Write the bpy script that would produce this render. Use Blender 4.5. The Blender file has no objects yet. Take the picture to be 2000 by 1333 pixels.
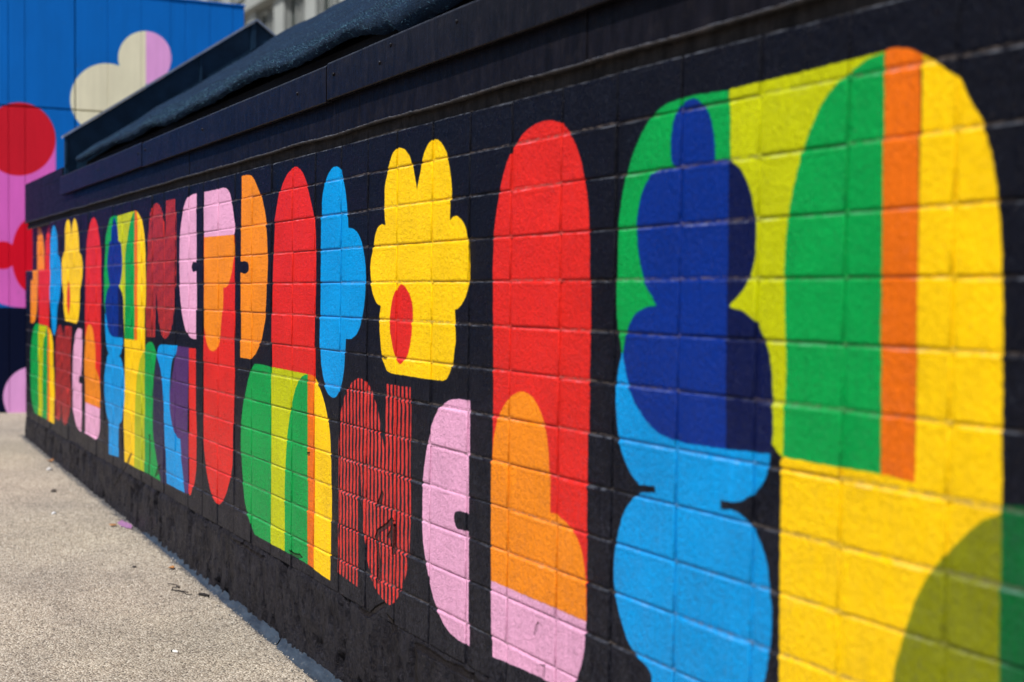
import bpy, bmesh, math, random
import numpy as np
from mathutils import Matrix, Vector, noise as mnoise

random.seed(7)
rng = np.random.default_rng(11)
scn = bpy.context.scene
COL = scn.collection

# ------------------------------------------------------------------ camera, sky, sun, exposure
# World frame: x runs along the mural wall, y points into the wall (its face is y = 0), z = 0 is the top brick edge.
cam_d = bpy.data.cameras.new("camera")
cam = bpy.data.objects.new("camera", cam_d)
COL.objects.link(cam)
FWD = Vector((-0.86452, 0.50124, -0.03683)).normalized()
RGT = Vector((0.50122, 0.86526, 0.01102)); RGT = (RGT - RGT.dot(FWD) * FWD).normalized()
UPV = RGT.cross(FWD)
CAM = Vector((6.55819, -1.36257, -0.43119))
m = Matrix((RGT, UPV, -FWD)).transposed().to_4x4()
m.translation = CAM
cam.matrix_world = m
cam_d.sensor_width = 36.0
cam_d.lens = 2401.34 / 2000.0 * 36.0
cam_d.clip_start = 0.05
cam_d.clip_end = 900.0
cam_d.dof.use_dof = True
cam_d.dof.focus_distance = 3.65
cam_d.dof.aperture_fstop = cam_d.lens / 17.0
scn.camera = cam

SUN_DIR = Vector((0.20, -0.62, 0.93)).normalized()          # from the scene towards the sun
SUN_EL = math.asin(SUN_DIR.z)
world = bpy.data.worlds.new("World")
scn.world = world
world.use_nodes = True
wn = world.node_tree
for n in list(wn.nodes):
    wn.nodes.remove(n)
sky = wn.nodes.new("ShaderNodeTexSky")
sky.sky_type = 'NISHITA'
sky.sun_disc = False
sky.sun_elevation = SUN_EL
sky.sun_rotation = math.atan2(SUN_DIR.x, SUN_DIR.y)
bg = wn.nodes.new("ShaderNodeBackground")
bg.inputs['Strength'].default_value = 0.085
wo = wn.nodes.new("ShaderNodeOutputWorld")
wn.links.new(sky.outputs[0], bg.inputs[0])
wn.links.new(bg.outputs[0], wo.inputs[0])

sun_d = bpy.data.lights.new("sun", 'SUN')
sun_d.energy = 5.0
sun_d.angle = math.radians(0.55)
sun_d.color = (1.0, 0.95, 0.88)
sun = bpy.data.objects.new("sun", sun_d)
COL.objects.link(sun)
sun.rotation_euler = (-SUN_DIR).to_track_quat('-Z', 'Y').to_euler()
sun.location = (2, -8, 10)

scn.view_settings.view_transform = 'Standard'
scn.view_settings.look = 'None'
scn.view_settings.exposure = 0.36
scn.view_settings.gamma = 1.0
scn.view_settings.use_curve_mapping = False
scn.render.engine = 'CYCLES'
scn.cycles.use_denoising = True
scn.cycles.max_bounces = 6


# ------------------------------------------------------------------ helpers
def link_obj(name, mesh, parent=None, mat=None):
    o = bpy.data.objects.new(name, mesh)
    COL.objects.link(o)
    if parent is not None:
        o.parent = parent
    if mat is not None and len(mesh.materials) == 0:
        mesh.materials.append(mat)
    return o


def empty(name, loc, label, cat, group=None, rotz=0.0):
    o = bpy.data.objects.new(name, None)
    COL.objects.link(o)
    o.location = loc
    o.rotation_euler = (0, 0, rotz)
    o.empty_display_size = 0.2
    tag(o, label, cat, group)
    return o


def tag(o, label, cat, group=None):
    o['label'] = label
    o['category'] = cat
    if group:
        o['group'] = group
    return o


def mesh_from(name, verts, faces, smooth=False):
    me = bpy.data.meshes.new(name)
    me.from_pydata([tuple(v) for v in verts], [], faces)
    me.update()
    if smooth:
        me.polygons.foreach_set('use_smooth', [True] * len(me.polygons))
    return me


def bm_mesh(name, bm, smooth=False):
    me = bpy.data.meshes.new(name)
    bmesh.ops.recalc_face_normals(bm, faces=bm.faces)
    bm.to_mesh(me)
    bm.free()
    if smooth:
        me.polygons.foreach_set('use_smooth', [True] * len(me.polygons))
    return me


def add_box(bm, x0, x1, y0, y1, z0, z1, bevel=0.0, seg=1):
    r = bmesh.ops.create_cube(bm, size=1.0)
    vs = r['verts']
    for v in vs:
        v.co = Vector((x0 + (v.co.x + .5) * (x1 - x0), y0 + (v.co.y + .5) * (y1 - y0), z0 + (v.co.z + .5) * (z1 - z0)))
    if bevel > 0:
        es = list({e for v in vs for e in v.link_edges})
        bmesh.ops.bevel(bm, geom=es, offset=bevel, segments=seg, affect='EDGES', profile=0.5)


def box_obj(name, x0, x1, y0, y1, z0, z1, mat, parent=None, bevel=0.0, seg=1):
    bm = bmesh.new()
    add_box(bm, x0, x1, y0, y1, z0, z1, bevel, seg)
    return link_obj(name, bm_mesh(name, bm), parent, mat)


# ------------------------------------------------------------------ traced outlines (0.1 mm on the wall, 1 mm on the facade)
MURAL = [
    ('green', '49314,-807c 48910,-777 48422,-764 47988,-769 47388,-866 46955,-1123 46609,-1515 46325,-2068 46138,-2739 46055,-3521 46053,-4112 46101,-4704 46255,-5407c 49449,-5849c'),
    ('lime', '49314,-789c 52734,-711c 52913,-6871c 50758,-6852c 50549,-6685c 49477,-6891c'),
    ('green', '52735,-733c 52370,-786 51965,-966 51599,-1223 51335,-1582 51101,-2033 50909,-2579 50806,-3059 50751,-3627 50753,-4117 50797,-5261 50796,-6082 50793,-6847c 52825,-6860c'),
    ('yellow', '53425,-868c 53698,-1025 53877,-1157 54070,-1290 54274,-1627 54490,-1946 54623,-2297 54742,-2777 54824,-3384 54870,-4121 54898,-5058 54923,-6401 54944,-7094c 54991,-10462c 50801,-11895c 50733,-8571c 50735,-6912c 50793,-6847c 52825,-6860c 53464,-6885c'),
    ('orange2', '52734,-696c 52955,-697 53191,-751 53425,-868c 53404,-1107c 53444,-3688c 53464,-6885c 52825,-6860c'),
    ('olive', '54944,-7094c 54730,-7189 54488,-7353 54242,-7606 53947,-7909 53689,-8284 53472,-8733 53316,-9176 53195,-9579 53127,-9897 53055,-10746 53088,-11869c 55011,-11139c'),
    ('dgreen', '54925,-6982c 55352,-6956 55726,-7027 56160,-7260 56578,-7617 56855,-8108 57003,-8757 57066,-9752 57085,-10353c 55011,-11139c'),
    ('sky', '46255,-5388c 46128,-5789 46106,-6285 46170,-6775 46300,-7206 46596,-7613 46931,-7840c 47409,-7792c 47412,-7905c 46967,-7970c 46725,-8131 46448,-8419 46255,-8847 46130,-9368 46123,-9769 46201,-10153 46418,-10601 46764,-11009 47258,-11220c 47372,-11333c 47385,-13064c 49818,-12231c 50176,-11161c 50436,-10599 50545,-10079 50574,-9357 50516,-9033 50417,-8565 50223,-8262 49989,-8012 49701,-7895 49290,-7916c 49286,-7775c 49697,-7740 50028,-7596 50286,-7363 50439,-7124 50494,-6900 50482,-6442c 49501,-5325c'),
    ('blue', '48338,-815 48064,-860 47803,-1082 47721,-1366 47714,-1687 47749,-1874 47871,-1985c 47416,-1984 47106,-2081 46874,-2348 46753,-2675 46696,-3007 46720,-3344 46828,-3730 47031,-4113 47242,-4331 47355,-4461c 47009,-4513 46687,-4643 46478,-4890 46367,-5138 46306,-5385 46380,-5676 46557,-6055 46813,-6375 47142,-6633 47540,-6812 47847,-6864 48294,-6899c 49477,-6883c 49345,-1971c 48941,-1944c 48937,-1786 48887,-1448 48783,-1155 48553,-905'),
    ('navy', '49305,-1968c 49545,-2100 49745,-2329 49948,-2765 50020,-3106 50016,-3442 49975,-3778 49831,-4073 49604,-4287 49359,-4454c 49505,-4487 49740,-4526 49999,-4665 50101,-4722 50256,-4911 50386,-5198 50471,-5610 50521,-6105 50544,-6519 50492,-6833c 49383,-6876c'),
    ('red', '43417,-614 42854,-657 42425,-796 41988,-1119 41701,-1489 41480,-1951 41325,-2400 41216,-2834 41179,-3295 41192,-5038 41235,-7018 41213,-8238 41244,-10821c 45216,-10826c 45195,-9960 45181,-8620 45173,-7488 45174,-6020 45165,-4111 45120,-2991 45071,-2481 44929,-1962 44770,-1540 44476,-1099 44022,-737c'),
    ('orange', '42462,-6403 42174,-6492 41882,-6651 41496,-7041 41293,-7503 41213,-8238 41210,-9248 41244,-10821c 45197,-10831c 45188,-10428 45139,-9941 44997,-9480 44723,-9133 44351,-8942 44032,-8866 43749,-8857c 43731,-8069 43678,-7556 43545,-7115 43287,-6725 42985,-6486 42725,-6406'),
    ('pink', '41244,-10821c 45197,-10831c 45186,-11155 45121,-11536 44943,-11981 44609,-12467c 43375,-12457c 42441,-12498c 41305,-12579c'),
    ('pink', '40143,-6789c 39546,-6800 38901,-6913 38461,-7189 38128,-7590 37850,-8225 37659,-8989 37614,-9740 37690,-10603 37998,-11351 38414,-11999 39011,-12459 39663,-12600 40212,-12609c 40156,-9877c 39819,-9898 39528,-9874 39418,-9719 39442,-9566 39627,-9487 40147,-9478c'),
    ('*red', '32029,-12504c 32019,-9210 32046,-8424 32193,-7751 32458,-7282 32873,-6927 33502,-6681 34118,-6784 34580,-7119 34897,-7514 35076,-7986 35322,-8598c 35368,-7404c 35323,-6717c 36923,-6701c 36928,-8596 36929,-10353 36794,-11421 36429,-12077 36050,-12460 35660,-12644 35257,-12594 34740,-12396 34276,-11993 33976,-11187 33780,-10281 33655,-9285c 33511,-9478c 33525,-12612c'),
    ('red', '28291,-306 27728,-405 27250,-631 26861,-984 26569,-1502 26372,-1963 26279,-2652 26143,-4144 26062,-6041 26023,-7088c 30043,-7152c 30074,-6287 30101,-5143 30156,-2930 30104,-2291 29953,-1941 29659,-1424 29389,-1014 29117,-693 28753,-441'),
    ('green', '26019,-6779c 25017,-6748 24307,-6768c 23806,-7082 23299,-7820 22957,-8559 22788,-9382 22856,-10331 23040,-11116 23338,-11860 23859,-12340 24368,-12722c 26035,-12725c'),
    ('lime', '26019,-6779c 29512,-6808c 29593,-12691c 27496,-12713c 26035,-12725c'),
    ('green', '29468,-6810c 28885,-6958 28383,-7382 28060,-7898 27782,-8501 27598,-9168 27464,-10135 27496,-12713c 29505,-12756c'),
    ('yellow', '30039,-6854c 30600,-7222 31067,-7788 31322,-8362 31414,-9024 31468,-9950 31471,-12863c 30035,-12795c'),
    ('orange2', '29468,-6810c 29777,-6807 30082,-6867c 30079,-12787c 29505,-12756c'),
    ('yellow', '36123,-477 35740,-547 35516,-783 35324,-1080 35162,-1368 35137,-1832 35177,-2191 35231,-2454c 35013,-2417 34709,-2515 34540,-2731 34408,-3105 34238,-3410 34282,-3946 34499,-4368 34744,-4575 34984,-4628c 34888,-4991 34894,-5352 34968,-5711 35041,-5972 35213,-6199 35383,-6355 35649,-6421c 38643,-6430c 38890,-6363 39051,-6216 39236,-5982 39311,-5707 39383,-5334 39350,-5028 39290,-4672c 39475,-4632 39683,-4495 39886,-4288 40009,-4010 40028,-3686 40009,-3385 39989,-3024 39854,-2706 39642,-2515 39404,-2418 39207,-2433 39058,-2512c 39078,-2156 39116,-1887 39065,-1515 38922,-1084 38724,-769 38443,-555 38189,-466 37876,-509 37633,-689 37462,-955 37305,-1277 37150,-1629c 37055,-1362 36909,-1011 36736,-747 36470,-564'),
    ('red', '36283,-4049 36693,-4262 36914,-4564 36952,-4958 36870,-5488 36661,-5895 36257,-6129 35934,-5956 35700,-5627 35561,-5195 35651,-4674 35903,-4238'),
    ('sky', '31633,-575 31127,-713 30802,-1022 30600,-1437 30566,-1972 30541,-3172 30510,-5134 30498,-6033 30590,-6572 30827,-6974 31142,-7268 31551,-7382 31949,-7276 32182,-7034 32427,-6542 32497,-6093 32547,-5618c 32983,-5588 33353,-5430 33623,-5134 33832,-4671 33928,-3959 33885,-3517 33771,-3159 33530,-2795 33236,-2554 32877,-2438 32611,-2405c 32564,-1839 32442,-1369 32283,-1035 32124,-764'),
    ('orange', '22761,-163c 23511,-186 24158,-343 24573,-646 24933,-975 25280,-1481 25534,-2044 25662,-2753 25623,-3886 25477,-4974 25218,-5517 24901,-6035 24469,-6388 23915,-6628c 22763,-6631c 22764,-3598c 23488,-3605 23658,-3536 23690,-3366 23598,-3266 23370,-3219 22790,-3208c'),
    ('red', '18103,-2077c 22006,-2222c 22089,-4737 22009,-5980 21996,-7990 21945,-9021 21894,-10243 21836,-10662 21347,-11445 20815,-11999 20170,-12309 19507,-12194 18824,-11639 18369,-10860 18118,-10127 18072,-8284 18126,-5680c'),
    ('orange', '18153,-2172c 21982,-2222c 22049,-2934c 21894,-3199 21714,-3568 21409,-3920 21036,-4098 20593,-4139c 20597,-4754 20411,-5483 20221,-6092 19831,-6446 19299,-6556 18755,-6433 18408,-6089 18126,-5660c'),
    ('pink', '18093,-421c 20691,-429c 21195,-545 21506,-771 21693,-1116 21879,-1534 22041,-2002 21982,-2222c 18153,-2172c'),
    ('pink', '17068,-402c 16363,-417 15664,-558 15073,-1054 14685,-1760 14531,-2811 14574,-3828 14752,-4695 15092,-5344 15558,-5869 16280,-6144 17100,-6187c 17085,-3468c 16505,-3449 16378,-3318 16503,-3163 17083,-3132c'),
    ('*red', '8974,-6377c 8973,-3845 9162,-2113 9397,-1248 9816,-697 10636,-404 11172,-502 11699,-798 12047,-1323 12262,-1926c 12259,-390c 13921,-407c 14045,-1308 14129,-2270 14014,-3868 13815,-4940 13325,-5857 12825,-6200 12230,-6330 11710,-6193 11181,-5649 10912,-4979 10641,-4304c 10554,-6334c'),
    ('green', '3124,-587c 2267,-556 1447,-670 1029,-1000 483,-1526 235,-2226 -16,-3012 -82,-3804 96,-5125 340,-5438c 3390,-5080c'),
    ('lime', '3124,-587c 6663,-526c 6656,-6000c 4676,-6601c 4386,-5067c 2941,-4071c'),
    ('yellow', '7017,-545c 7566,-752 8009,-1021 8446,-1554 8687,-2261 8783,-3146 8850,-3844 8735,-5358 8658,-6224 8639,-6974c 8591,-12572c 4584,-12604c 4425,-10931c 4482,-9925c 4676,-6601c 6655,-6578c'),
    ('green', '6663,-526c 6046,-819 5469,-1375 5096,-1985 4826,-2716 4824,-3826 4676,-6601c 6655,-6578c'),
    ('orange2', '6663,-502c 7017,-545c 7268,-986c 7263,-6580c 6655,-6578c'),
    ('olive2', '8658,-7020c 8154,-7172 7612,-7590 7261,-8182 6958,-8995 6804,-9851 6700,-11434 6647,-12606c 8591,-12572c'),
    ('violet', '10825,-7014c 10960,-7211 11494,-7722 11802,-8307 12022,-9404 12153,-10171 12328,-11486 12503,-12640c 11459,-12605c 10103,-12560c 10008,-9117c'),
    ('green', '8658,-7020c 8735,-6794 9164,-6626 9727,-6558 10281,-6662 10645,-6886 10825,-7014c 10555,-7538 10283,-8238 10100,-9110 10101,-10028 10286,-10871 10696,-11511 10968,-11922 11503,-12599c 10698,-12595c 9591,-12558c 8591,-12572c'),
    ('purple', '14145,-6562c 15981,-6549c 15847,-10330c 15972,-12512c 15473,-12543c 12927,-12405c 12917,-8779c'),
    ('sky', '10826,-7127c 11183,-6716 11624,-6598c 14225,-6537c 14065,-6812 13412,-7275 13124,-7944 13001,-8773 13337,-9727 13751,-10176 14240,-10417c 14640,-10407c 14881,-11286c 15473,-12543c 12503,-12574c 12328,-11486 12022,-9404 11494,-7722'),
    ('red', '16019,-6568c 17058,-6544c 17035,-8975c 17126,-10909 16904,-11779 16551,-12283 16252,-12534 16009,-12423c'),
    ('sky', '217,-5440c 275,-6111 454,-6778 695,-7321c 1056,-7501c 633,-7639c 448,-8044 200,-8494 72,-9298 192,-9887 313,-10341 617,-10711 1039,-10988c 1031,-12646c 3251,-12538c 3370,-10882c 3930,-10677 4263,-10194 4483,-9800 4486,-8427 4159,-7883 3606,-7534 3269,-7513c 3829,-7373c 4051,-7099 4382,-6861c 4274,-6316c'),
    ('blue', '2382,-626 2033,-928 1798,-1239 1737,-1764c 1323,-1828 962,-2245 718,-2827 955,-3613 1371,-4083c 832,-4278 466,-4712 280,-5122 340,-5319 642,-5786 1062,-6286 1656,-6540 2357,-6594c 4273,-6565c 4384,-5814 4441,-5066 4279,-4570 3839,-4235 3449,-4097c 3841,-3634 4064,-2999 3955,-2511 3735,-1942 3288,-1828c 3121,-1292 2782,-886'),
    ('navy', '3280,-4122c 3839,-4235 4279,-4570 4441,-5066 4384,-5814 4273,-6565c 3215,-6577c'),
    ('red', '-2682,-375 -3555,-636 -4035,-1072 -4454,-1685 -4744,-2939 -4833,-5191 -4845,-6461 -4950,-10461c -936,-10461c -989,-8767 -856,-7818 -777,-5136 -764,-3000 -882,-1797 -1259,-1182 -1769,-717'),
    ('orange', '-3599,-6119 -4216,-6274 -4636,-6666 -4921,-7100 -4950,-10461c -936,-10434c -931,-9571 -1182,-8981 -1694,-8648 -2083,-8466c -2209,-7817 -2401,-7005 -2794,-6400'),
    ('pink', '-4950,-10461c -936,-10461c -1067,-11066 -1263,-11762 -1717,-12108 -2109,-12246c -4965,-12168c'),
    ('pink', '-5696,-6486c -6201,-6407 -7009,-6482 -7686,-6897 -8146,-7443 -8465,-8565 -8477,-9677 -8417,-11155 -8038,-11492 -7289,-12040 -6185,-12278c -5964,-11953c -5941,-9506c -6669,-9381 -6593,-9202 -5937,-9074c'),
    ('*red', '-14278,-12166c -14047,-8471 -13858,-7516 -13326,-6713 -12637,-6382 -11799,-6514 -11146,-7106c -10729,-6393c -8904,-6359c -9081,-8226 -9271,-11139 -9913,-11888 -10723,-12299 -11707,-12117c -12196,-11169c -12549,-12258c'),
    ('yellow', '-9692,-148 -10411,-369 -10739,-807 -10832,-1756 -10918,-2056c -11410,-2197 -11747,-2648 -11759,-3521 -11601,-4118 -11278,-4667 -11286,-5278 -10965,-5775 -10644,-6087c -7228,-6183c -6930,-6001 -6556,-5430 -6331,-4852 -6179,-4206 -5740,-3564 -5591,-2926 -6016,-2320 -6523,-2136c -6593,-1833 -6733,-1181 -6949,-698 -7390,-288 -7764,-182 -8220,-292 -8684,-668 -8844,-1192c -8995,-787 -9223,-378'),
    ('red', '-9735,-3760 -9268,-4208 -9197,-4803 -9359,-5252 -9759,-5737 -10152,-5323 -10306,-4812 -10138,-4209'),
    ('red', '-20210,-6748c -20121,-2031 -19906,-1198 -19497,-544 -18902,-203 -17936,-113 -16811,-421 -16268,-1152 -15931,-2992 -16152,-5343 -16265,-6638c'),
    ('sky', '-14452,-282 -15168,-537 -15537,-1096 -15737,-2290 -15786,-5338 -15434,-6054 -15085,-6765 -14555,-7083 -14024,-6923 -13488,-6012 -13219,-5304 -12701,-4909 -12098,-3980 -12086,-3057 -12412,-2359 -13173,-2063c -13246,-1174 -13756,-594'),
    ('orange', '-23180,14c -21920,-143 -21106,-651 -20516,-1685 -20338,-2902 -20461,-4049 -20790,-5405 -21419,-6166 -22468,-6534 -23424,-6488c -23256,-3594c -22406,-3530 -22397,-3082 -23243,-3003c'),
    ('green', '-20206,-6511c -21015,-6498 -22264,-6874 -23020,-7627 -23366,-8845 -23393,-10160 -22997,-11706 -22166,-12403 -20320,-12549c -16640,-12562c -16541,-6581c'),
    ('lime', '-20207,-6579c -16914,-6575c -18063,-7348c -18466,-8358c -18725,-12039c -18832,-12566c -20320,-12549c'),
    ('yellow', '-16265,-6638c -15448,-6920 -14917,-7477 -14668,-8661 -14512,-10085 -14450,-11832 -14639,-12615c -16733,-12571c'),
    ('orange2', '-16820,-6588c -16174,-6668c -16177,-12568c -16920,-12572c'),
]
SCARS = [
    (1, '35105,-9656c 35207,-9711c 35077,-10010c 34874,-10139c 34770,-10099c 34972,-9886c'),
    (1, '35848,-10262c 35555,-10448c 35223,-10615c 34884,-10757c 34750,-10978c 34792,-11395c 34902,-11797c 34806,-12212c 34944,-12198c 35038,-11742c 34929,-11369c 34923,-10976c 35022,-10804c 35358,-10648c 35688,-10495c 35915,-10347c'),
    (1, '35850,-10372c 36048,-10557c 36022,-10863c 35930,-11209c 35800,-11261c 35827,-10925c 35694,-10811c 35529,-10841c 35724,-10641c'),
    (1, '33608,-13149c 34009,-13174c 34367,-13164c 34817,-12890c 35393,-12634c 35428,-12710c 34922,-12965c 34439,-13262c 34011,-13304c'),
    (0.9, '35532,-12923c 35995,-13022c 36162,-13257c 35871,-13397c 35736,-13180c'),
    (0.9, '5870,-12016c 5553,-12251c 5233,-12462c 4909,-12801c 4254,-13135c 3586,-13553c 2674,-14062c 2904,-14081c 3921,-13584c 4583,-13168c 5339,-12747c 5658,-12410c 6079,-12090c'),
    (0.8, '9449,-10785c 9730,-10756c 9637,-11461c 9544,-12541c 9356,-12566c 9450,-11483c'),
    (0.9, '10923,-12109c 11546,-11872c 11281,-12290c 10562,-12567c'),
    (0.3, '43306,-11300c 43226,-11475c 43165,-11634c 43208,-11624c 43289,-11459c 43370,-11307c'),
    (0.3, '43432,-12198c 43660,-12115c 43604,-12426c 43542,-12444c 43558,-12208c'),
    (0.8, '29457,-9268c 29678,-9226c 29636,-9327c 29458,-9347c'),
    (0.8, '35041,-5986c 35411,-6023c 35345,-6068c 35076,-6040c'),
    (0.9, '37259,-13254c 37857,-13196c 38437,-13215c 38999,-13260c 39808,-13195c 40582,-13265c 41321,-13297c 41081,-13425c 40331,-13396c 39546,-13390c 38724,-13397c 38007,-13366c 37413,-13388c'),
    (0.9, '37322,-13332c 37505,-13457c 37635,-14017c 37820,-14360c 37583,-14428c 37421,-13810c'),
    (0.8, '27882,-12608c 28357,-12635c 28822,-12563c 29052,-12634c 28685,-12737c 28123,-12778c'),
    (0.7, '21612,-13261c 22824,-13269c 24541,-13282c 25622,-13290c 25358,-13411c 23983,-13386c 22528,-13397c'),
]
FACADE = [
    ('dnavy', '-1583,834c 687,848c 685,-418c -1593,-320c'),
    ('magenta', '330,2207c 327,838c 99,840 -16,852 -167,908 -315,1008 -351,1250c -347,2166c'),
    ('crimson', '328,2207 319,2130 291,2058 247,1994 189,1945 123,1912 53,1899 -18,1905 -83,1931 -138,1974 -180,2032 -207,2100 -215,2174 -206,2249 -179,2320 -136,2383 -81,2433 -16,2466 55,2481 125,2476 191,2452 248,2409 291,2351 319,2282'),
    ('crimson2', '297,1269 291,1191 276,1119 252,1057 220,1009 184,979 145,969 106,978 70,1007 40,1054 16,1115 2,1186 -3,1262 2,1338 17,1409 41,1471 72,1519 108,1550 147,1561 186,1552 222,1524 253,1478 277,1417 292,1346'),
    ('crimson2', '35,1263 31,1234 21,1207 5,1184 -17,1166 -41,1154 -68,1150 -94,1153 -119,1164 -140,1181 -156,1203 -166,1230 -169,1258 -165,1286 -155,1313 -139,1336 -118,1354 -93,1366 -67,1370 -41,1367 -16,1357 5,1340 21,1317 32,1291'),
    ('cream', '1000,2576 990,2499 962,2426 916,2362 858,2312 789,2278 717,2264 644,2269 577,2294 520,2336 477,2394 449,2461 440,2536 450,2611 477,2683 521,2746 578,2797 645,2831 717,2847 790,2843 858,2820 917,2778 962,2721 990,2652'),
    ('cream', '1237,2937 1230,2880 1208,2825 1174,2776 1129,2738 1078,2712 1023,2700 968,2703 917,2721 873,2752 840,2795 819,2845 812,2901 819,2958 840,3012 873,3060 917,3099 968,3125 1023,3138 1078,3135 1129,3118 1174,3088 1208,3045 1230,2994'),
    ('cream', '749,2742c 1033,2764c 1033,2405c 749,2324c'),
    ('lilac', '1033,3139c 1094,3132 1160,3100 1214,3037 1239,2938 1218,2834 1169,2758 1094,2718 1033,2701c'),
    ('lilac', '392,115 383,50 360,-10 322,-61 274,-99 217,-122 157,-129 97,-119 42,-92 -6,-51 -42,1 -64,61 -72,125 -64,189 -41,248 -4,299 43,337 99,361 159,369 219,360 275,334 323,294 360,241 384,180'),
]


def outline(s, unit):
    pts = []
    for t in s.split():
        c = t.endswith('c')
        a, b = t.rstrip('c').split(',')
        pts.append((int(a) * unit, int(b) * unit, c))
    n = len(pts)
    k0 = next((i for i in range(n) if pts[i][2]), None)
    closed = k0 is None
    if not closed:
        pts = pts[k0:] + pts[:k0 + 1]
    out = []
    N = len(pts)
    rngi = range(N) if closed else range(N - 1)
    for i in rngi:
        p1, p2 = pts[i], pts[(i + 1) % N]
        if p1[2] and p2[2]:
            out.append(p1[:2])
            continue
        p0 = pts[(i - 1) % N] if (closed or (i > 0 and not p1[2])) else None
        p3 = pts[(i + 2) % N] if (closed or (i + 2 < N and not p2[2])) else None
        a1, a2 = np.array(p1[:2]), np.array(p2[:2])
        a0 = np.array(p0[:2]) if p0 is not None else 2 * a1 - a2 + 0 * a1
        a3 = np.array(p3[:2]) if p3 is not None else 2 * a2 - a1
        # centripetal tangents
        d1 = max(np.linalg.norm(a2 - a1), 1e-9); d0 = max(np.linalg.norm(a1 - a0), 1e-9); d2 = max(np.linalg.norm(a3 - a2), 1e-9)
        m1 = ((a1 - a0) / d0 * d1 + (a2 - a1) / d1 * d0) / (d0 + d1) * d1 if p0 is not None else (a2 - a1)
        m2 = ((a2 - a1) / d1 * d2 + (a3 - a2) / d2 * d1) / (d1 + d2) * d1 if p3 is not None else (a2 - a1)
        for t in np.linspace(0, 1, 9)[:-1]:
            h = (2 * t**3 - 3 * t**2 + 1) * a1 + (t**3 - 2 * t**2 + t) * m1 + (-2 * t**3 + 3 * t**2) * a2 + (t**3 - t**2) * m2
            out.append((h[0], h[1]))
    return np.array(out)


class Sheet:
    """A flat print: outlines filled into a pixel grid generated here."""
    def __init__(s, x0, x1, z0, z1, rx, rz, base):
        s.x0, s.z0, s.rx, s.rz = x0, z0, rx, rz
        s.w, s.h = int((x1 - x0) * rx), int((z1 - z0) * rz)
        s.W, s.H = s.w / rx, s.h / rz
        s.a = np.empty((s.h, s.w, 4), np.float32)
        s.a[:, :, :3] = base
        s.a[:, :, 3] = 0.0

    def cover(s, poly, sub=3):
        X = (poly[:, 0] - s.x0) * s.rx
        Z = (poly[:, 1] - s.z0) * s.rz
        xa, xb = max(0, int(X.min()) - 2), min(s.w, int(X.max()) + 3)
        ra, rb = max(0, int(Z.min()) - 1), min(s.h, int(Z.max()) + 2)
        if xb <= xa or rb <= ra:
            return None
        cov = np.zeros((rb - ra, xb - xa), np.float32)
        X2, Z2 = np.roll(X, -1), np.roll(Z, -1)
        grid = np.arange(xa, xb)
        for r in range(ra, rb):
            for q in range(sub):
                z = r + (q + .5) / sub
                k = (Z <= z) != (Z2 <= z)
                if not k.any():
                    continue
                xs = np.sort(X[k] + (z - Z[k]) / (Z2[k] - Z[k]) * (X2[k] - X[k]))
                for j in range(0, len(xs) - 1, 2):
                    cov[r - ra] += np.clip(np.minimum(grid + 1, xs[j + 1]) - np.maximum(grid, xs[j]), 0, 1) / sub
        return (xa, xb, ra, rb, np.clip(cov, 0, 1))

    def fill(s, poly, rgb, stripe=None):
        c = s.cover(poly)
        if c is None:
            return
        xa, xb, ra, rb, cov = c
        if stripe:
            xx = (np.arange(xa, xb) + .5) / s.rx + s.x0
            zz = (np.arange(ra, rb) + .5) / s.rz + s.z0
            wob = 0.0009 * np.sin(zz[:, None] * 47 + xx[None, :] * 9) + 0.0006 * np.sin(zz[:, None] * 131 + 1.7 + 60 * xx[None, :])
            ph = ((xx[None, :] + wob) / stripe) % 1.0
            d = np.abs(ph - .5) * stripe
            wid = stripe * (.285 + .03 * np.sin(zz[:, None] * 83 + 37 * np.floor(xx[None, :] / stripe)))
            cov = cov * np.clip((wid - d) * s.rx + .5, 0, 1)
        v = s.a[ra:rb, xa:xb, :3]
        v += (np.array(rgb, np.float32) - v) * cov[:, :, None]

    def scar(s, poly, depth):
        c = s.cover(poly)
        if c is None:
            return
        xa, xb, ra, rb, cov = c
        v = s.a[ra:rb, xa:xb, 3]
        np.maximum(v, cov * depth, out=v)

    def image(s, name):
        im = bpy.data.images.new(name, s.w, s.h, alpha=True, float_buffer=False)
        im.alpha_mode = 'CHANNEL_PACKED'
        im.pixels.foreach_set(s.a.ravel())
        im.update()
        im.pack()
        return im


def srgb(*c):
    return tuple(v / 255.0 for v in c)


PAINT = {
    'black': srgb(6, 8, 19), 'red': srgb(210, 36, 28), 'orange': srgb(231, 132, 20), 'orange2': srgb(222, 104, 8),
    'yellow': srgb(240, 194, 0), 'lime': srgb(180, 186, 0), 'green': srgb(0, 148, 66), 'dgreen': srgb(4, 92, 42),
    'olive': srgb(122, 126, 6), 'olive2': srgb(166, 176, 18), 'sky': srgb(0, 142, 212), 'blue': srgb(0, 40, 126), 'navy': srgb(2, 14, 62),
    'pink': srgb(220, 160, 194), 'stripe': srgb(204, 52, 46), 'purple': srgb(74, 42, 98), 'violet': srgb(34, 29, 62),
}
sheet = Sheet(-2.70, 7.30, -1.66, 0.03, 560, 720, PAINT['black'])
for colr, s in MURAL:
    if colr[0] == '*':
        sheet.fill(outline(s, 1e-4), PAINT['stripe'], stripe=0.0247)
    else:
        sheet.fill(outline(s, 1e-4), PAINT[colr])
for dep, s in SCARS:
    sheet.scar(outline(s, 1e-4), dep)
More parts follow.
